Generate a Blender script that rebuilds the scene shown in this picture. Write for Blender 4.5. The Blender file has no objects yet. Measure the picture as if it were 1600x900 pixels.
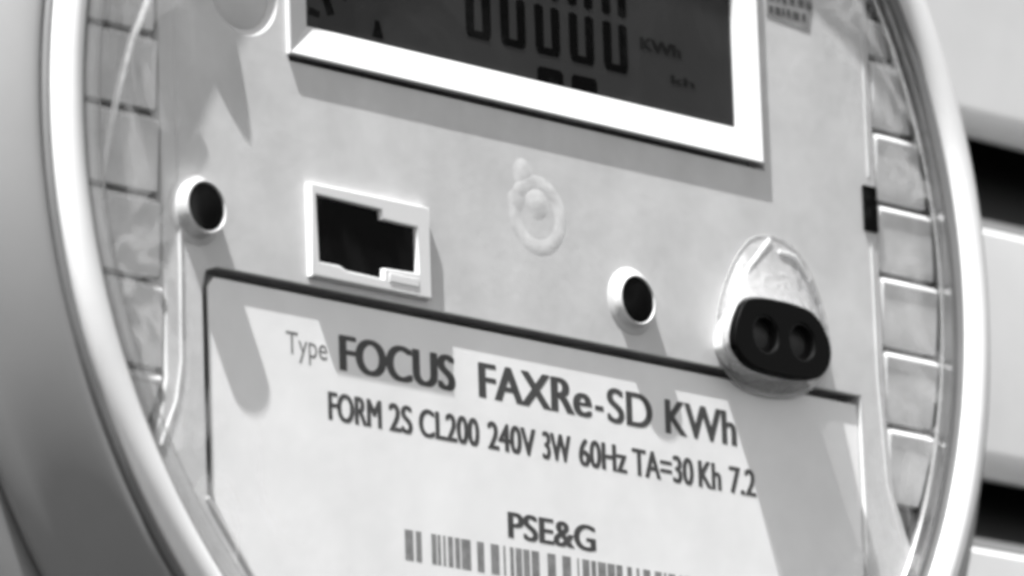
import bpy, bmesh, math, random
from mathutils import Matrix, Vector

SC = bpy.context.scene
COL = SC.collection
random.seed(7)
MM = 0.001
Z0 = 0.40                      # height of the meter's axis above the foot of the wall panel
# face coordinates in millimetres: u to the right, v up, w out of the wall towards the viewer
def fw(u, v, w):
    return Vector((u * MM, -w * MM, v * MM))

# ------------------------------------------------------------------ camera
cam_data = bpy.data.cameras.new('camera')
cam = bpy.data.objects.new('camera', cam_data)
COL.objects.link(cam)
cam_data.sensor_width = 36.0
cam_data.lens = 10908.27 / 1600 * 36
cam_data.clip_start = 0.01
cam_data.clip_end = 100
def fdir(a):
    return Vector((a[0], -a[2], a[1]))
c_right = fdir((0.69300476, -0.03420521, 0.7201211))
c_up = -fdir((0.14282452, -0.97256189, -0.18364238))
c_back = -fdir((0.70664387, 0.230116, -0.66910468))
c_loc = fw(-579.948, -197.197, 545.260) + Vector((0, 0, Z0))
cam.matrix_world = Matrix(((c_right.x, c_up.x, c_back.x, c_loc.x),
                           (c_right.y, c_up.y, c_back.y, c_loc.y),
                           (c_right.z, c_up.z, c_back.z, c_loc.z),
                           (0, 0, 0, 1)))
SC.camera = cam
cam_data.dof.use_dof = True
cam_data.dof.focus_distance = 0.815
cam_data.dof.aperture_fstop = 32

# ------------------------------------------------------------------ sun and sky (black and white film: a colourless sky)
SUN = Vector((-3.4, -1.0, 7.7)).normalized()
world = bpy.data.worlds.new('World')
SC.world = world
world.use_nodes = True
nt = world.node_tree
nt.nodes.clear()
sky = nt.nodes.new('ShaderNodeTexSky')
sky.sky_type = 'NISHITA'
sky.sun_disc = False
sky.sun_elevation = math.asin(SUN.z)
sky.sun_rotation = math.atan2(SUN.x, SUN.y)
bw = nt.nodes.new('ShaderNodeRGBToBW')
bg = nt.nodes.new('ShaderNodeBackground')
bg.inputs['Strength'].default_value = 0.11
wo = nt.nodes.new('ShaderNodeOutputWorld')
nt.links.new(sky.outputs[0], bw.inputs[0])
nt.links.new(bw.outputs[0], bg.inputs['Color'])
nt.links.new(bg.outputs[0], wo.inputs[0])

sun_data = bpy.data.lights.new('sun', 'SUN')
sun_data.energy = 5.0
sun_data.angle = math.radians(0.5)
sun_data.color = (1, 1, 1)
sun = bpy.data.objects.new('sun', sun_data)
sun.location = SUN * 3
sun.rotation_euler = SUN.to_track_quat('Z', 'Y').to_euler()
COL.objects.link(sun)

SC.view_settings.view_transform = 'Standard'
SC.view_settings.look = 'None'
SC.view_settings.gamma = 1.0
SC.view_settings.use_curve_mapping = False
SC.view_settings.exposure = 1.3
SC.render.engine = 'CYCLES'
SC.cycles.pixel_filter_type = 'BLACKMAN_HARRIS'
SC.cycles.filter_width = 3.8          # the soft optics of the photograph
SC.cycles.transparent_max_bounces = 16
SC.cycles.max_bounces = 8

# ------------------------------------------------------------------ materials
def mat(name, g, rough=0.45, mottle=0.0, mscale=120.0, bump=0.0, bscale=900.0, spec=0.5, grime=0.0):
    m = bpy.data.materials.new(name)
    m.use_nodes = True
    t = m.node_tree
    b = t.nodes['Principled BSDF']
    b.inputs['Base Color'].default_value = (g, g, g, 1)
    b.inputs['Roughness'].default_value = rough
    b.inputs['Specular IOR Level'].default_value = spec
    if mottle or bump or grime:
        tc = t.nodes.new('ShaderNodeTexCoord')
    if mottle or grime:
        n = t.nodes.new('ShaderNodeTexNoise')
        n.inputs['Scale'].default_value = mscale
        n.inputs['Detail'].default_value = 5
        n.inputs['Roughness'].default_value = 0.6
        t.links.new(tc.outputs['Object'], n.inputs['Vector'])
        r = t.nodes.new('ShaderNodeValToRGB')
        a, c = g * (1 - mottle), min(0.95, g * (1 + mottle))
        r.color_ramp.elements[0].position = 0.3
        r.color_ramp.elements[1].position = 0.7
        r.color_ramp.elements[0].color = (a, a, a, 1)
        r.color_ramp.elements[1].color = (c, c, c, 1)
        t.links.new(n.outputs['Fac'], r.inputs['Fac'])
        t.links.new(r.outputs['Color'], b.inputs['Base Color'])
        rr = t.nodes.new('ShaderNodeMapRange')
        rr.inputs['To Min'].default_value = rough * 0.8
        rr.inputs['To Max'].default_value = min(1, rough * 1.25)
        t.links.new(n.outputs['Fac'], rr.inputs['Value'])
        t.links.new(rr.outputs['Result'], b.inputs['Roughness'])
    if bump:
        n2 = t.nodes.new('ShaderNodeTexNoise')
        n2.inputs['Scale'].default_value = bscale
        n2.inputs['Detail'].default_value = 3
        t.links.new(tc.outputs['Object'], n2.inputs['Vector'])
        bp = t.nodes.new('ShaderNodeBump')
        bp.inputs['Strength'].default_value = bump
        bp.inputs['Distance'].default_value = 0.0001
        t.links.new(n2.outputs['Fac'], bp.inputs['Height'])
        t.links.new(bp.outputs['Normal'], b.inputs['Normal'])
    return m

M = {
    'plate': mat('plate_plastic', 0.56, 0.5, 0.11, 100, 0.22, 700),
    'pad': mat('pad_plastic', 0.60, 0.3, 0.16, 200, 0.4, 260),
    'bezel': mat('bezel_plastic', 0.62, 0.4),
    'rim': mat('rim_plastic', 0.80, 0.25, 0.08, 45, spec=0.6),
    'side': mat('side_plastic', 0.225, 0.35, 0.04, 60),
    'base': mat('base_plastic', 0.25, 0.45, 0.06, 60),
    'paper': mat('label_paper', 0.82, 0.55, 0.06, 90, 0.12, 600),
    'ink': mat('printing_ink', 0.045, 0.6, 0.3, 900),
    'ink_pale': mat('pale_printing_ink', 0.16, 0.6, 0.3, 900),
    'bars': mat('barcode_ink', 0.21, 0.6, 0.3, 900),
    'lcd': mat('lcd_glass', 0.021, 0.3, 0.10, 90, spec=0.12),
    'seg': mat('lcd_segment', 0.001, 0.5, spec=0.0),
    'seg_pale': mat('lcd_faint_segment', 0.004, 0.4, spec=0.05),
    'black': mat('black_plastic', 0.003, 0.45, spec=0.05),
    'hole': mat('dark_hollow', 0.003, 0.9, spec=0.0),
    'lens': mat('port_lens_ring', 0.012, 0.35, spec=0.25),
    'jack': mat('jack_plastic', 0.68, 0.4),
    'boss': mat('boss_plastic', 0.56, 0.4),
    'groove_dark': mat('groove_shade_grey', 0.17, 0.6, 0.1, 80),  # dark grey puts the shade of rim grooves and pad gaps into colour
    'pale': mat('pale_emblem', 0.60, 0.5, 0.2, 350, 0.5, 400),
    'under': mat('inner_body', 0.28, 0.6),
    'sticker': mat('side_sticker', 0.22, 0.5, 0.2, 500),
    'board': mat('painted_board', 0.82, 0.4, 0.06, 40, 0.15, 200),
    'shade': mat('black_backing', 0.008, 0.35, spec=0.3),
    'strip': mat('trim_metal', 0.30, 0.3),
}
def clear_mat(name, lo, hi, rough):
    m = bpy.data.materials.new(name)
    m.use_nodes = True
    t = m.node_tree
    t.nodes.clear()
    out = t.nodes.new('ShaderNodeOutputMaterial')
    mix = t.nodes.new('ShaderNodeMixShader')
    tr = t.nodes.new('ShaderNodeBsdfTransparent')
    gl = t.nodes.new('ShaderNodeBsdfGlossy')
    gl.inputs['Roughness'].default_value = rough
    lw = t.nodes.new('ShaderNodeLayerWeight')
    lw.inputs['Blend'].default_value = 0.25
    mr = t.nodes.new('ShaderNodeMapRange')
    mr.inputs['To Min'].default_value = lo
    mr.inputs['To Max'].default_value = hi
    t.links.new(lw.outputs['Fresnel'], mr.inputs['Value'])
    t.links.new(mr.outputs['Result'], mix.inputs['Fac'])
    t.links.new(tr.outputs[0], mix.inputs[1])
    t.links.new(gl.outputs[0], mix.inputs[2])
    t.links.new(mix.outputs[0], out.inputs['Surface'])
    return m
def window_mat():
    """clear polycarbonate with glare painted in as pale hazy patches, thicker towards the edge"""
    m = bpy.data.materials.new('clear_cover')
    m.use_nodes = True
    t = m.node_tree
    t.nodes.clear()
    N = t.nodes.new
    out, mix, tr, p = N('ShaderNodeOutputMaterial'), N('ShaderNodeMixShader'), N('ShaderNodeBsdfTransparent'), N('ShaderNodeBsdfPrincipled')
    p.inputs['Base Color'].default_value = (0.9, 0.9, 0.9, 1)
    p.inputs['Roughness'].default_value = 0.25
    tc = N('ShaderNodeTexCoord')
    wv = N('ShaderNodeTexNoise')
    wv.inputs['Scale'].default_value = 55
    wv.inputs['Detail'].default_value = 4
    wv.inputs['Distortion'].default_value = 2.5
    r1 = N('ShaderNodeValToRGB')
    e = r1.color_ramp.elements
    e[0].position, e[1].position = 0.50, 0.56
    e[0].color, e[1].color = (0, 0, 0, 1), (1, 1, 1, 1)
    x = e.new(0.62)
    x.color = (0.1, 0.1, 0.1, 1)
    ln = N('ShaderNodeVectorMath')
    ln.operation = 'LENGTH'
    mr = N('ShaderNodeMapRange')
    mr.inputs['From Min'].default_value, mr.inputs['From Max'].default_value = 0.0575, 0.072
    mr.inputs['To Min'].default_value, mr.inputs['To Max'].default_value = 0.003, 0.22  # the painted glare is mixed in more strongly near the edge
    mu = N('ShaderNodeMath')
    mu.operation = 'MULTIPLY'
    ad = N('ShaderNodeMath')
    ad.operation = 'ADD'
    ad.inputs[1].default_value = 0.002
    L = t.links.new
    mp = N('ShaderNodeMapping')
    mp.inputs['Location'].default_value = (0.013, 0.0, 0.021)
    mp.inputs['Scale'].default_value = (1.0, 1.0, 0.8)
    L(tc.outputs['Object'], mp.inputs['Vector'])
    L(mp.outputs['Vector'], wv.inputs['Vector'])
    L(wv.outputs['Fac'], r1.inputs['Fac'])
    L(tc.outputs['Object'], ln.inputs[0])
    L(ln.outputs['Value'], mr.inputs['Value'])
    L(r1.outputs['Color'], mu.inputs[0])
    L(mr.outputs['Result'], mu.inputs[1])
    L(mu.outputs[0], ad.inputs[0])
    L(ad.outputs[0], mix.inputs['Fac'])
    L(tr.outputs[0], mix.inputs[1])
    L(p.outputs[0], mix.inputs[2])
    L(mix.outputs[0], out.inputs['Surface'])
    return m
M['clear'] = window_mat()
def frost_mat(lo=0.7, hi=0.85, name='frosted_clear_edge', g=0.85, wavy=0.3):
    m = clear_mat(name, lo, hi, 0.3)
    t = m.node_tree
    mix = next(n for n in t.nodes if n.type == 'MIX_SHADER')
    p = t.nodes.new('ShaderNodeBsdfPrincipled')
    p.inputs['Base Color'].default_value = (g, g, g, 1)
    p.inputs['Roughness'].default_value = 0.25
    tc = t.nodes.new('ShaderNodeTexCoord')
    n = t.nodes.new('ShaderNodeTexNoise')
    n.inputs['Scale'].default_value = 330
    n.inputs['Detail'].default_value = 2
    n.inputs['Distortion'].default_value = 1.2
    bp = t.nodes.new('ShaderNodeBump')
    bp.inputs['Strength'].default_value = wavy
    bp.inputs['Distance'].default_value = 0.0012
    t.links.new(tc.outputs['Object'], n.inputs['Vector'])
    t.links.new(n.outputs['Fac'], bp.inputs['Height'])
    t.links.new(bp.outputs['Normal'], p.inputs['Normal'])
    t.links.new(p.outputs[0], mix.inputs[2])
    return m
M['frost'] = frost_mat(0.5, 0.7)
M['skirt'] = frost_mat(0.4, 0.65, 'clear_port_skirt', 0.6, 0.4)
M['clear_edge'] = clear_mat('clear_moulded_edge', 0.10, 0.7, 0.25)

# ------------------------------------------------------------------ helpers
def link(name, me, m, parent=None, smooth=35):
    o = bpy.data.objects.new(name, me)
    COL.objects.link(o)
    me.materials.clear()
    me.materials.append(M[m])
    if parent is not None:
        o.parent = parent
    if smooth:
        me.shade_smooth()
        me.set_sharp_from_angle(angle=math.radians(smooth))
    return o

def thing(name, label, cat, loc):
    o = bpy.data.objects.new(name, None)
    o.empty_display_size = 0.02
    COL.objects.link(o)
    o.location = loc
    o['label'] = label
    o['category'] = cat
    return o

def to_world(me):
    for v in me.vertices:
        x, y, z = v.co
        v.co = (x * MM, -z * MM, y * MM)
    me.update()

def curve_mesh(cu):
    o = bpy.data.objects.new('tmp', cu)
    COL.objects.link(o)
    dg = bpy.context.evaluated_depsgraph_get()
    me = bpy.data.meshes.new_from_object(o.evaluated_get(dg))
    bpy.data.objects.remove(o)
    bpy.data.curves.remove(cu)
    return me

def slab(name, loops, w0, w1, m, parent, bevel=0.0, res=2, smooth=35):
    """flat piece with outline loops (holes allowed) between depths w0 and w1, edges bevelled"""
    cu = bpy.data.curves.new('c', 'CURVE')
    cu.dimensions = '2D'
    cu.fill_mode = 'BOTH'
    for L in loops:
        s = cu.splines.new('POLY')
        s.points.add(len(L) - 1)
        for p, q in zip(s.points, L):
            p.co = (q[0], q[1], 0, 1)
        s.use_cyclic_u = True
    t = w1 - w0
    cu.extrude = max(1e-4, t / 2 - bevel)
    cu.bevel_depth = bevel
    cu.bevel_resolution = res
    cu.offset = -bevel
    me = curve_mesh(cu)
    for v in me.vertices:
        v.co.z += (w0 + w1) / 2
    to_world(me)
    return link(name, me, m, parent, smooth)

def lathe(name, prof, m, parent, cu=0, cv=0, seg=192, close=True, smooth=40):
    """profile of (radius, depth) turned round the axis through (cu, cv)"""
    bm = bmesh.new()
    rings = []
    for r, w in prof:
        if r < 1e-6:
            rings.append([bm.verts.new((cu, cv, w))])
        else:
            rings.append([bm.verts.new((cu + r * math.cos(2 * math.pi * i / seg),
                                        cv + r * math.sin(2 * math.pi * i / seg), w)) for i in range(seg)])
    for a, b in zip(rings, rings[1:]):
        for i in range(seg):
            j = (i + 1) % seg
            q = [a[i % len(a)], a[j % len(a)], b[j % len(b)], b[i % len(b)]]
            q = list(dict.fromkeys(q))
            if len(q) >= 3:
                bm.faces.new(q)
    bmesh.ops.recalc_face_normals(bm, faces=bm.faces)
    me = bpy.data.meshes.new(name)
    bm.to_mesh(me)
    bm.free()
    to_world(me)
    return link(name, me, m, parent, smooth)

def loft(name, sections, m, parent, cap=True, smooth=50):
    bm = bmesh.new()
    R = [[bm.verts.new(p) for p in s] for s in sections]
    n = len(R[0])
    for a, b in zip(R, R[1:]):
        for i in range(n):
            j = (i + 1) % n
            bm.faces.new((a[i], a[j], b[j], b[i]))
    if cap:
        bm.faces.new(R[-1])
        bm.faces.new(R[0][::-1])
    bmesh.ops.recalc_face_normals(bm, faces=bm.faces)
    me = bpy.data.meshes.new(name)
    bm.to_mesh(me)
    bm.free()
    to_world(me)
    return link(name, me, m, parent, smooth)

def tube(name, pts, r, m, parent, flat=1.0):
    cu = bpy.data.curves.new('c', 'CURVE')
    cu.dimensions = '3D'
    cu.bevel_depth = r
    cu.bevel_resolution = 3
    cu.use_fill_caps = True
    s = cu.splines.new('POLY')
    s.points.add(len(pts) - 1)
    for p, q in zip(s.points, pts):
        p.co = (*q, 1)
    me = curve_mesh(cu)
    to_world(me)
    return link(name, me, m, parent, 60)

def word_mesh(text, u0, u1, v0, h, w, bold=0.0):
    cu = bpy.data.curves.new('t', 'FONT')
    cu.body = text
    cu.size = 1.0
    cu.fill_mode = 'FRONT'
    cu.offset = bold
    me = curve_mesh(cu)
    xs = [v.co.x for v in me.vertices]
    x0, x1 = min(xs), max(xs)
    cap = 0.729 if False else None
    return me, x0, x1

_caps = {}
def cap_height():
    if 'h' not in _caps:
        cu = bpy.data.curves.new('t', 'FONT')
        cu.body = 'H'
        me = curve_mesh(cu)
        _caps['h'] = max(v.co.y for v in me.vertices)
        bpy.data.meshes.remove(me)
    return _caps['h']

def words(name, items, w, m, parent):
    """printed line: items of (text, u0, u1, baseline, cap height, boldness)"""
    bm = bmesh.new()
    for text, u0, u1, v0, h, bold in items:
        me, x0, x1 = word_mesh(text, u0, u1, v0, h, w, 0.0)
        k = h / cap_height()
        src = [tuple(v.co) for v in me.vertices]
        n = 5 if bold else 1                      # a heavier stroke: overlaid impressions
        for j in range(n):
            du = bold * (2 * j / (n - 1) - 1) if n > 1 else 0
            for v, c in zip(me.vertices, src):
                v.co = (u0 + bold + (c[0] - x0) / (x1 - x0) * (u1 - u0 - 2 * bold) + du, v0 + c[1] * k + (0.06 * (j % 2) if n > 1 else 0), w + 0.002 * j)
            bm.from_mesh(me)
        bpy.data.meshes.remove(me)
    me = bpy.data.meshes.new(name)
    bm.to_mesh(me)
    bm.free()
    to_world(me)
    return link(name, me, m, parent, 0)

def rect(u0, v0, u1, v1, r=0.0, n=5):
    if r <= 0:
        return [(u0, v0), (u1, v0), (u1, v1), (u0, v1)]
    out = []
    for cx, cy, a0 in ((u1 - r, v0 + r, -90), (u1 - r, v1 - r, 0), (u0 + r, v1 - r, 90), (u0 + r, v0 + r, 180)):
        for i in range(n + 1):
            a = math.radians(a0 + 90 * i / n)
            out.append((cx + r * math.cos(a), cy + r * math.sin(a)))
    return out

def circ(cx, cy, r, n=64, a0=0, a1=360):
    full = abs(a1 - a0) >= 360
    k = n if full else n + 1
    return [(cx + r * math.cos(math.radians(a0 + (a1 - a0) * i / n)),
             cy + r * math.sin(math.radians(a0 + (a1 - a0) * i / n))) for i in range(k)]

def oval(cx, cy, a, b, n=64, e=2.6):
    out = []
    for i in range(n):
        t = 2 * math.pi * i / n
        c, s = math.cos(t), math.sin(t)
        out.append((cx + a * math.copysign(abs(c) ** (2 / e), c), cy + b * math.copysign(abs(s) ** (2 / e), s)))
    return out

# ------------------------------------------------------------------ the wall behind
wall = thing('board_wall', 'white horizontal board wall with black gaps, behind the meter', 'wall', (0, 0, 0))
W_FRONT = -30.0
def box_profile(name, prof, u0, u1, m, parent, smooth=30):
    a = [(u0, v, w) for v, w in prof]
    b = [(u1, v, w) for v, w in prof]
    o = loft(name, [a, b], m, parent, True, smooth)
    return o
backing = box_profile('backing', [(-400, -45), (330, -45), (330, -60), (-400, -60)], -360, 360, 'shade', wall)
def plank(v_bot, v_top):
    c = 3.6
    prof = [(v_top, W_FRONT - 12), (v_top, W_FRONT - 0.5), (v_top - 0.5, W_FRONT), (v_bot + c, W_FRONT)]
    for i in range(1, 6):
        a = math.radians(90 * i / 6)
        prof.append((v_bot + c - c * math.sin(a), W_FRONT - 2.6 * (1 - math.cos(a))))
    prof += [(v_bot + 0.3, W_FRONT - 3.4), (v_bot + 3, W_FRONT - 3.6), (v_top - 2, W_FRONT - 12)]
    box_profile('plank', prof, -355, 355, 'board', wall)
    box_profile('trim_strip', [(v_top + 0.6, W_FRONT - 14.9), (v_top + 1.7, W_FRONT - 14.9), (v_top + 1.7, W_FRONT - 1.2), (v_top + 0.6, W_FRONT - 1.2)],
                -355, 355, 'strip', wall)
tops = [22.3 - 43.9 * k for k in range(1, 9)]
plank(35.4, 300.0)
plank(-11.5, 22.3)
for k in range(1, 9):
    plank(-11.5 - 43.9 * k, 22.3 - 43.9 * k)
for o in [wall]:
    o.location = (0, 0, Z0)

# ------------------------------------------------------------------ the meter
meter = thing('electricity_meter', 'round grey and white electricity meter with display and nameplate behind a clear cover', 'electricity meter', (0, 0, Z0))

# body and rim
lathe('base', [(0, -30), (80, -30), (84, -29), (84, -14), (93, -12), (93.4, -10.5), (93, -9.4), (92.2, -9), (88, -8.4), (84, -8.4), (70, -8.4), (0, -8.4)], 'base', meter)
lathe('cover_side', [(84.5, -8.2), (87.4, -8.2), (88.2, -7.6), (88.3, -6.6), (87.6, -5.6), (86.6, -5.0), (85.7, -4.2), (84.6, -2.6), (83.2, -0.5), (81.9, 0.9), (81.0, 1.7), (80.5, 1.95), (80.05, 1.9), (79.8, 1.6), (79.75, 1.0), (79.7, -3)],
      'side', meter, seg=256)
prof = [(78.8, -3), (78.8, 2.4), (78.85, 2.8)]
for i in range(13):                                  # a broad low dome
    x = 1 - 2 * i / 12
    prof.append((76.9 + 1.95 * x, 2.95 + 1.35 * math.sqrt(max(0, 1 - (0.97 * x) ** 2))))
prof += [(74.95, 2.6), (74.9, 0.4), (74.85, -3)]
lathe('cover_rim', prof, 'rim', meter, seg=256, smooth=60)
lathe('rim_shade_ring', [(78.9, -2), (78.9, 2.35), (79.2, 2.45), (79.55, 2.25), (79.65, 1.5), (79.65, -2)], 'groove_dark', meter, seg=192, smooth=60)  # dark ring added for the shade in the rim's outer groove
lathe('rim_groove', [(74.8, -2), (74.8, 2.7), (74.3, 2.55), (73.75, 2.4), (73.7, -2)], 'groove_dark', meter, seg=192, smooth=60)
# clear cover: moulded lip and domed window
lip = [(73.6, -1.5), (73.6, 1.6), (73.3, 2.4), (72.7, 2.75), (72.0, 2.75), (71.5, 2.45), (71.3, 1.9), (71.5, 1.6), (72.2, 1.7), (72.9, 1.0), (73.2, -1.5)]
lathe('cover_lip', lip, 'clear_edge', meter, seg=256, smooth=60)
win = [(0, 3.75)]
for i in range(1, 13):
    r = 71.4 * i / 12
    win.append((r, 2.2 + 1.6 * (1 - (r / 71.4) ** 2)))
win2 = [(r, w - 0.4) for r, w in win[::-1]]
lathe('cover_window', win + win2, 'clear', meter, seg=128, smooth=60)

streak_pts = [(-61.4, 17.8), (-62.6, 15.9), (-63.7, 14.0), (-66.4, 9.1), (-68.4, 3.6), (-70.0, -1.8), (-71.0, -6.5), (-71.3, -10)]
secs = []
for i, (x, y) in enumerate(streak_pts):
    hw = 0.55 * (1 if i < 5 else 1 - (i - 4) * 0.28) + 0.05
    secs.append([(x - hw * 0.9, y + hw * 0.35, 2.28), (x, y, 2.55), (x + hw * 0.9, y - hw * 0.35, 2.36), (x, y, 2.24)])
loft('sun_streak', secs, 'frost', meter)  # pale strip added in place of a bright streak of focused sunlight
# inner body behind everything
lathe('inner_body', [(0, -3.0), (74.8, -3.0), (74.8, -8.0), (0, -8.0)], 'under', meter, seg=128)

# front plate
RP = 73.2
def on_circle(v, r=RP):
    return math.sqrt(r * r - v * v)
left_edge = [(-60.0, -28.0), (-61.2, -33.0), (-63.4, -37.6)]
right_edge = [(62.1, -16.0), (63.0, -26.0), (66.2, -34.0)]
outline = []
a1 = math.degrees(math.atan2(on_circle(60.0), 60.0))
outline += circ(0, 0, RP, 40, math.degrees(math.asin(38.9 / RP)), 180 - math.degrees(math.asin(41.9 / RP)))
outline += left_edge
aL = math.degrees(math.atan2(-38.6, -math.sqrt(RP ** 2 - 38.6 ** 2))) % 360
aR = math.degrees(math.atan2(-34.6, math.sqrt(RP ** 2 - 34.6 ** 2))) % 360
outline += circ(0, 0, RP, 60, aL, aR)
outline += right_edge[::-1]
hole_lcd = rect(-39.6, 11.75, 41.5, 48.6)
hole_label = [(-54.2, -17.0), (-53.6, -14.9), (-51.8, -14.3), (57.4, -14.3), (57.4, -40.6), (44.0, -58.0), (-40.3, -58.0), (-54.2, -40.6)]
hole_jack = rect(-36.6, -12.6, -19.4, -3.2)
hole_button = circ(-46.6, 18.9, 5.3, 48)
hole_slot = rect(59.2, 7.1, 62.4, 12.8)
slab('front_plate', [outline, hole_lcd, hole_label, hole_jack, hole_button], -2.5, 0.0, 'plate', meter, 0.15)

# shallow round recess (reset button) beside the display
lathe('reset_button', [(0, -0.55), (4.0, -0.5), (4.5, -0.8), (5.25, -0.1), (5.35, -0.4), (5.35, -2.2), (0, -2.2)], 'plate', meter, -46.6, 18.9, 64)
lathe('shadow_cone', [(0, 2.6), (0.7, 2.45), (1.6, 2.1), (2.7, 1.5), (3.5, 0.9), (4.0, 0.4), (4.2, 0.02), (4.2, -0.1)], 'plate', meter, -55.0, 20.8, 48)  # added cone above the view, shaped only to cast a leaf-shaped shadow

# rows of bevelled pads at both sides, V grooves between them
cuts = [58.0, 48.5, 39.2, 29.9, 20.6, 11.35, 2.2, -7.25, -17.0, -27.2, -37.6]
def pad(side, v1, v0):
    """shingled pad: crest near its top edge, falling away downwards, steep end walls"""
    R = 73.3
    prof = [(v1, -2.6), (v1, -0.95), (v1 - 0.05, -0.8), (v1 - 0.8, 0.18), (v1 - 1.0, 0.27), (v1 - 1.3, 0.25)]
    L = v1 - v0
    for k in (0.25, 0.4, 0.55, 0.7, 0.85):
        prof.append((v1 - L * k, 0.22 - 0.6 * k))
    prof += [(v0 + 0.62, -0.40), (v0 + 0.55, -0.55), (v0 + 0.5, -2.6)]
    secs = []
    for v, w in prof:
        inner = 60.3 if side < 0 else 62.4
        if side < 0 and v < -28:
            inner = 60.7 + (-28 - v) * 0.36
        if side > 0 and v < -27:
            inner = 63.5 + (-27 - v) * 0.42
        if abs(v) >= R - 2:
            return
        outer = math.sqrt(R * R - v * v)
        if outer - inner < 1.6:
            return
        b = 0.4
        row = [(inner, v, -2.7), (inner, v, w - 0.2), (inner + 0.2, v, w), ((inner + outer) / 2, v, w), (outer - b, v, w), (outer, v, w - b), (outer, v, -2.7)]
        if w < -2:
            row = [(x, v, -2.7) for x, _, _ in row]
        secs.append([(side * x, y, z) for x, y, z in row])
    bm = bmesh.new()
    G = [[bm.verts.new(p) for p in r] for r in secs]
    for a, b in zip(G, G[1:]):
        for i in range(6):
            bm.faces.new((a[i], a[i + 1], b[i + 1], b[i]))
    bmesh.ops.remove_doubles(bm, verts=bm.verts, dist=1e-5)
    bmesh.ops.recalc_face_normals(bm, faces=bm.faces)
    if sum(f.normal.z * f.calc_area() for f in bm.faces) < 0:
        bmesh.ops.reverse_faces(bm, faces=bm.faces)
    me = bpy.data.meshes.new('vent_pad')
    bm.to_mesh(me)
    bm.free()
    to_world(me)
    link('vent_pad', me, 'pad', meter, 25)
for side in (-1, 1):
    for v1, v0 in zip(cuts, cuts[1:-1] + [-33.6 if side < 0 else -35.6]):
        v1 = min(v1, 38.2 if side < 0 else 35.4)
        if v1 - v0 > 2.5:
            pad(side, v1 - 0.3, v0 - 0.25)

lathe('side_floor', [(58.5, -2.9), (58.5, -1.7), (73.4, -1.7), (73.4, -2.9)], 'groove_dark', meter, seg=128)
# beads along the plate's edges
tube('edge_bead', [(-57.6, 40, -0.12), (-57.5, -15, -0.12), (-57.7, -26, -0.12), (-58.6, -30.5, -0.12), (-61.2, -36.0, -0.12)], 0.3, 'plate', meter)
tube('edge_bead', [(61.0, 39, -0.18), (60.9, 14, -0.18)], 0.3, 'plate', meter)
tube('edge_bead', [(60.9, 6, -0.18), (60.9, -12, -0.18), (61.8, -25, -0.18), (64.6, -34, -0.18), (67.2, -39, -0.18)], 0.32, 'plate', meter)
tube('edge_bead', [(-54.3, -40.9, -0.15), (-47.6, -49.0, -0.15), (-41.0, -57.2, -0.15)], 0.42, 'plate', meter)
slab('side_slot', [rect(59.5, 7.0, 62.0, 12.8, 0.2)], -0.5, 0.3, 'hole', meter, 0.0)

# ------------------------------------------------------------------ display
def frame_loft(name, loops, m, parent):
    return loft(name, loops, m, parent, False, 20)
def R3(u0, v0, u1, v1, w):
    return [(u0, v0, w), (u1, v0, w), (u1, v1, w), (u0, v1, w)]
bez = frame_loft('display_bezel', [R3(-39.9, 12.6, 40.6, 49.0, -0.9), R3(-40.1, 12.4, 40.8, 49.2, 0.55), R3(-39.9, 12.6, 40.6, 49.0, 0.62),
                                   R3(-35.7, 16.7, 38.0, 44.8, -1.0), R3(-35.7, 16.7, 38.0, 44.8, -1.9)], 'bezel', meter)
lcd = slab('display_screen', [rect(-36.2, 16.2, 38.5, 45.2)], -2.2, -1.5, 'lcd', meter)
WS = -1.44
def seg_poly(name, polys, m, parent=lcd):
    bm = bmesh.new()
    for P in polys:
        bm.faces.new([bm.verts.new((x, y, WS)) for x, y in P])
    bmesh.ops.recalc_face_normals(bm, faces=bm.faces)
    me = bpy.data.meshes.new(name)
    bm.to_mesh(me)
    bm.free()
    to_world(me)
    return link(name, me, m, parent, 0)
def zero(u, vb, vm, wd, t):
    h = vm - vb - 0.35
    P = []
    sl = 0.0
    for x in (u, u + wd - t):                  # four uprights and the bottom and top bars
        P.append([(x + .05, vb + .7), (x + t - .05, vb + .7), (x + t, vb + h - .3), (x + t / 2, vb + h), (x, vb + h - .3)])
        P.append([(x, vm + .65), (x + t / 2, vm + .35), (x + t, vm + .65), (x + t, vm + h - .5), (x, vm + h - .5)])
    P.append([(u + .5, vb), (u + wd - .5, vb), (u + wd - .05, vb + .55), (u + wd - t, vb + .95), (u + t, vb + .95), (u + .05, vb + .55)])
    vt = vm + h + .35
    P.append([(u + .3, vt - .45), (u + t, vt - .95), (u + wd - t, vt - .95), (u + wd - .3, vt - .45), (u + wd - .6, vt), (u + .6, vt)])
    return P
for k in range(5):
    seg_poly('digit', zero(-8.9 + 5.93 * k, 20.35, 26.9, 4.3, 1.5), 'seg')
for k in range(2):                             # tops of a lower row
    u = 3.1 + 5.9 * k
    seg_poly('small_digit', [[(u + .5, 18.8), (u + 4.1, 18.8), (u + 4.5, 18.3), (u + 4.5, 16.4), (u, 16.4), (u, 18.3)]], 'seg')
seg_poly('arrow_mark', [[(-34.6, 21.8), (-34.6, 23.3), (-29.4, 23.8), (-28.2, 22.6), (-28.8, 20.9), (-30.4, 22.2), (-31.3, 20.6), (-30.6, 19.1), (-31.8, 18.7), (-32.8, 21.4)],
                        [(-34.9, 18.4), (-33.2, 18.2), (-33.0, 19.0), (-34.6, 19.3)]], 'seg')
seg_poly('arrow_mark', [[(-24.6, 17.5), (-22.7, 17.5), (-23.0, 18.6), (-23.3, 19.6), (-24.0, 19.6), (-24.2, 18.6)]], 'seg')
words('unit_lettering', [('KWh', 21.4, 28.7, 24.0, 1.5, 0.15)], WS, 'seg_pale', lcd)
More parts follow.
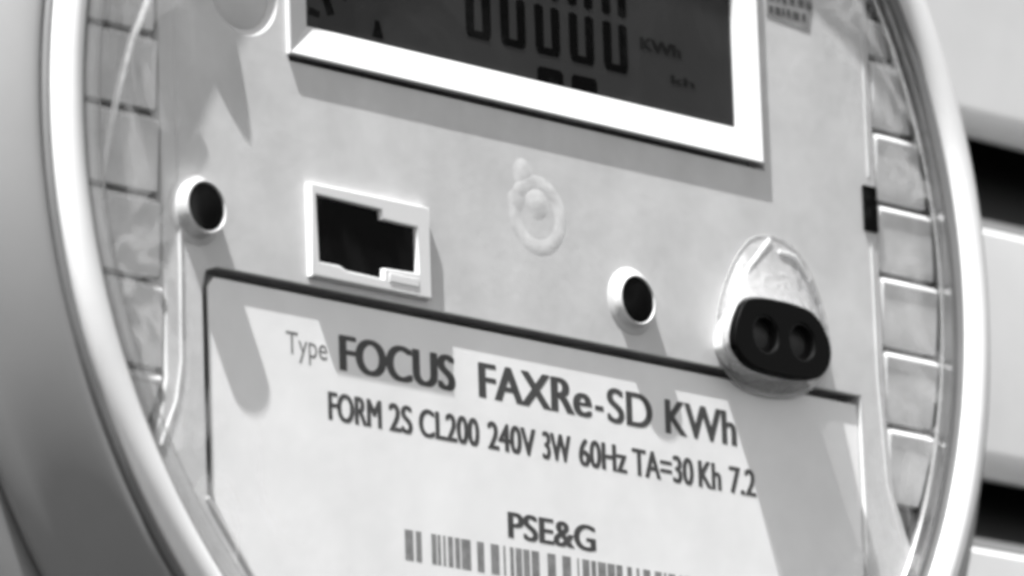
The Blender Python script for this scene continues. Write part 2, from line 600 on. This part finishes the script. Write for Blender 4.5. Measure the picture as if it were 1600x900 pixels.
words('unit_lettering', [('kh', 26.7, 30.9, 20.6, 1.0, 0.1)], WS, 'seg_pale', lcd)

# small dark sticker right of the display
stk = slab('side_sticker', [[(43.0, 31.6), (50.9, 31.0), (51.6, 34.2), (51.9, 46.0), (43.0, 46.0)]], 0.01, 0.07, 'sticker', meter)
bm = bmesh.new()
rr = random.Random(3)
for row in range(5):
    u = 43.5
    while u < 50.6:
        L = rr.uniform(0.5, 1.3)
        v = 32.1 + row * 1.75 + rr.uniform(-.1, .1)
        bm.faces.new([bm.verts.new(p) for p in ((u, v, .11), (u + L, v, .11), (u + L, v + .95, .11), (u, v + .95, .11))])
        u += L + rr.uniform(0.25, 0.7)
me = bpy.data.meshes.new('sticker_print')
bm.to_mesh(me)
bm.free()
to_world(me)
link('sticker_print', me, 'ink', stk, 0)

# ------------------------------------------------------------------ nameplate
WL = -0.5
lab = slab('nameplate', [[(-51.9, -15.35), (57.2, -15.35), (57.2, -40.4), (43.6, -57.4), (-39.9, -57.4), (-52.6, -41.2), (-52.9, -39.8), (-52.9, -16.5)]], WL - 0.3, WL, 'paper', meter, 0.08)
slab('nameplate_backing', [[(-50, -17), (55, -17), (55, -40), (42.5, -55.6), (-38.8, -55.6), (-50, -40.6)]], -3.05, WL - 0.31, 'under', lab)
WT = WL + 0.015
words('lettering', [('Type', -40.9, -34.4, -22.5, 2.6, 0.0)], WT, 'ink_pale', lab)
words('lettering', [('FOCUS', -32.5, -13.6, -23.3, 4.1, 0.32), ('FAXRe', -9.8, 9.4, -23.35, 4.1, 0.30), ('-', 9.9, 11.4, -23.35, 4.1, 0.2),
                    ('SD', 12.0, 19.9, -23.4, 4.1, 0.20), ('KWh', 22.1, 34.8, -23.45, 4.1, 0.22)], WT, 'ink', lab)
words('lettering', [(t, a, b, -29.3, 3.2, 0.17) for t, a, b in (('FORM', -34.5, -25.9), ('2S', -24.8, -20.9), ('CL200', -19.9, -9.9),
                    ('240V', -8.6, -0.45), ('3W', 0.6, 5.5), ('60Hz', 6.8, 15.1), ('TA=30', 16.0, 26.8), ('Kh', 27.6, 31.7), ('7.2', 33.1, 37.9))], WT, 'ink', lab)
words('lettering', [('PSE&G', -5.7, 9.2, -39.45, 3.0, 0.22)], WT, 'ink', lab)
bm = bmesh.new()
def bar(u0, u1):
    bm.faces.new([bm.verts.new(p) for p in ((u0, -44.1, WT), (u1, -44.1, WT), (u1, -40.55, WT), (u0, -40.55, WT))])
Z = [(218, 252), (262, 285), (325, 345), (350, 362), (372, 382), (392, 412), (420, 440), (446, 484), (510, 538), (566, 600), (618, 626), (645, 660), (668, 694),
     (700, 726), (734, 766), (800, 834), (862, 898), (925, 932), (946, 976), (984, 1004), (1012, 1046), (1052, 1084), (1090, 1116), (1136, 1156), (1176, 1188)]
for a, b in Z:
    bar(-22.9 + (a - 215) * 0.0405, -22.9 + (b - 215) * 0.0405)
u = 17.2
rr = random.Random(11)
while u < 36:
    L = rr.choice((.4, .4, .8, 1.2))
    bar(u, u + L)
    u += L + rr.choice((.4, .4, .8))
me = bpy.data.meshes.new('barcode')
bm.to_mesh(me)
bm.free()
to_world(me)
link('barcode', me, 'bars', lab, 0)

# ------------------------------------------------------------------ jack, posts, emblem, optical port
WJ = 0.9
jhole = [(-37.0, -3.7), (-26.6, -3.9), (-26.5, -5.0), (-20.8, -5.1), (-20.8, -10.5), (-26.4, -10.7), (-26.5, -12.0), (-32.5, -11.9), (-33.6, -11.5), (-36.8, -11.5)]
jhole = [(x + 0.25, y) for x, y in jhole]
jack = slab('communication_jack', [[(-37.7, -13.3), (-18.4, -13.3), (-18.4, -2.4), (-37.7, -2.4)], jhole], -2.3, WJ, 'jack', meter, 0.2)
slab('jack_hollow', [rect(-37.2, -12.7, -19.2, -3.0)], -2.6, -2.35, 'hole', jack)
slab('jack_dark_fill', [[(x * 1.0, y) for x, y in jhole]], -2.3, 0.25, 'hole', jack)  # black block fills the opening, its inner shade put in as colour
slab('jack_latch', [rect(-25.4, -12.2, -20.6, -11.2)], WJ - 0.3, WJ + 0.1, 'jack', jack, 0.08)

def post(u, v, h):
    p = lathe('mounting_post', [(4.2, -0.1), (4.1, 0.05), (3.6, 0.15), (3.25, 0.35), (3.15, h * 0.6), (3.12, h * 0.85), (3.0, h), (2.9, h + .02), (2.8, h - 0.12), (2.75, h - 0.6), (0, h - 0.6)], 'boss', meter, u, v, 64, smooth=50)
    lathe('plug', [(0, h - 0.10), (2.6, h - 0.10), (2.75, h - 0.2), (2.75, h - 0.58)], 'hole', p, u, v, 48)
post(-55.1, -8.2, 2.0)
post(16.4, -8.3, 1.2)

emb = lathe('emblem', [(5.0, -0.01), (4.5, 0.035), (4.0, 0.05), (3.4, 0.03), (2.8, -0.01)], 'pale', meter, 0.7, -0.2, 64)
lathe('emblem_mark', [(0, 0.09), (0.8, 0.08), (1.5, 0.035), (2.1, -0.01)], 'pale', emb, 0.7, 1.2, 40)
lathe('emblem_mark', [(0, 0.06), (0.7, 0.05), (1.6, -0.01)], 'pale', emb, -2.9, 1.0, 40)
lathe('emblem_mark', [(0, 0.035), (1.0, 0.03), (2.0, -0.01)], 'pale', emb, -1.6, 4.6, 40)

def o3(o, w):
    return [(x, y, w) for x, y in o]
def smooth_loop(P, n=3):
    for _ in range(n):
        Q = []
        for i in range(len(P)):
            a, b = P[i], P[(i + 1) % len(P)]
            Q.append((a[0] * .75 + b[0] * .25, a[1] * .75 + b[1] * .25))
            Q.append((a[0] * .25 + b[0] * .75, a[1] * .25 + b[1] * .75))
        P = Q
    return P
def scl(o, k, c=(38.5, -10.5)):
    return [(c[0] + (x - c[0]) * k, c[1] + (y - c[1]) * k) for x, y in o]
blk = smooth_loop([(29.3, -11.9), (31.0, -7.5), (33.5, -5.9), (43.2, -5.9), (45.8, -7.6), (47.5, -10.8), (46.3, -13.6), (43.4, -15.2), (33.4, -15.2), (30.6, -13.8)], 2)
def mixl(A, B, t):
    return [(a[0] * (1 - t) + b[0] * t, a[1] * (1 - t) + b[1] * t) for a, b in zip(A, B)]
foot = smooth_loop([(31.4, -11.5), (32.4, -6.0), (35.6, -0.2), (39.6, 3.2), (46.4, 2.6), (50.2, -3.0), (51.6, -8.6), (49.6, -13.4), (44.2, -16.2), (34.6, -16.0)], 2)
port = loft('optical_port', [o3(scl(blk, 0.88, (40.0, -10.3)), -0.6), o3(scl(blk, 0.9), 3.15)], 'plate', meter)
loft('port_skirt', [o3(foot, -0.3), o3(foot, 0.12), o3(mixl(foot, scl(blk, 1.06), 0.25), 0.75), o3(mixl(foot, scl(blk, 1.06), 0.6), 2.0), o3(mixl(foot, scl(blk, 1.06), 0.9), 3.4), o3(scl(blk, 1.05), 3.9)], 'skirt', port, False)
loft('port_flange', [o3(scl(foot, 1.07, (41, -7)), -0.02), o3(scl(foot, 1.065, (41, -7)), 0.12), o3(scl(foot, 1.02, (41, -7)), 0.14), o3(scl(foot, 1.0, (41, -7)), 0.05)], 'skirt', port)
holes = [circ(35.3, -10.5, 2.3, 32), circ(41.9, -10.5, 2.3, 32)]
face = slab('port_face', [blk] + holes, 3.2, 4.55, 'black', port, 0.18)
for uu in (35.3, 41.9):
    lathe('lens_sleeve', [(0, 3.25), (1.2, 3.25), (1.5, 3.4), (1.9, 3.3), (2.22, 3.3), (2.22, 4.42), (2.3, 4.42)], 'lens', face, uu, -10.5, 40)
def on_skirt(pts, r):
    tube('skirt_rib', pts, r, 'frost', port)
on_skirt([(41.5, 3.0, 0.25), (36.6, -1.2, 1.1), (33.4, -5.8, 1.4), (31.9, -10.5, 1.2), (32.3, -14.0, 0.6)], 0.28)
on_skirt([(42.6, 1.6, 0.75), (45.4, 1.4, 0.75), (48.0, -1.2, 0.7)], 0.3)
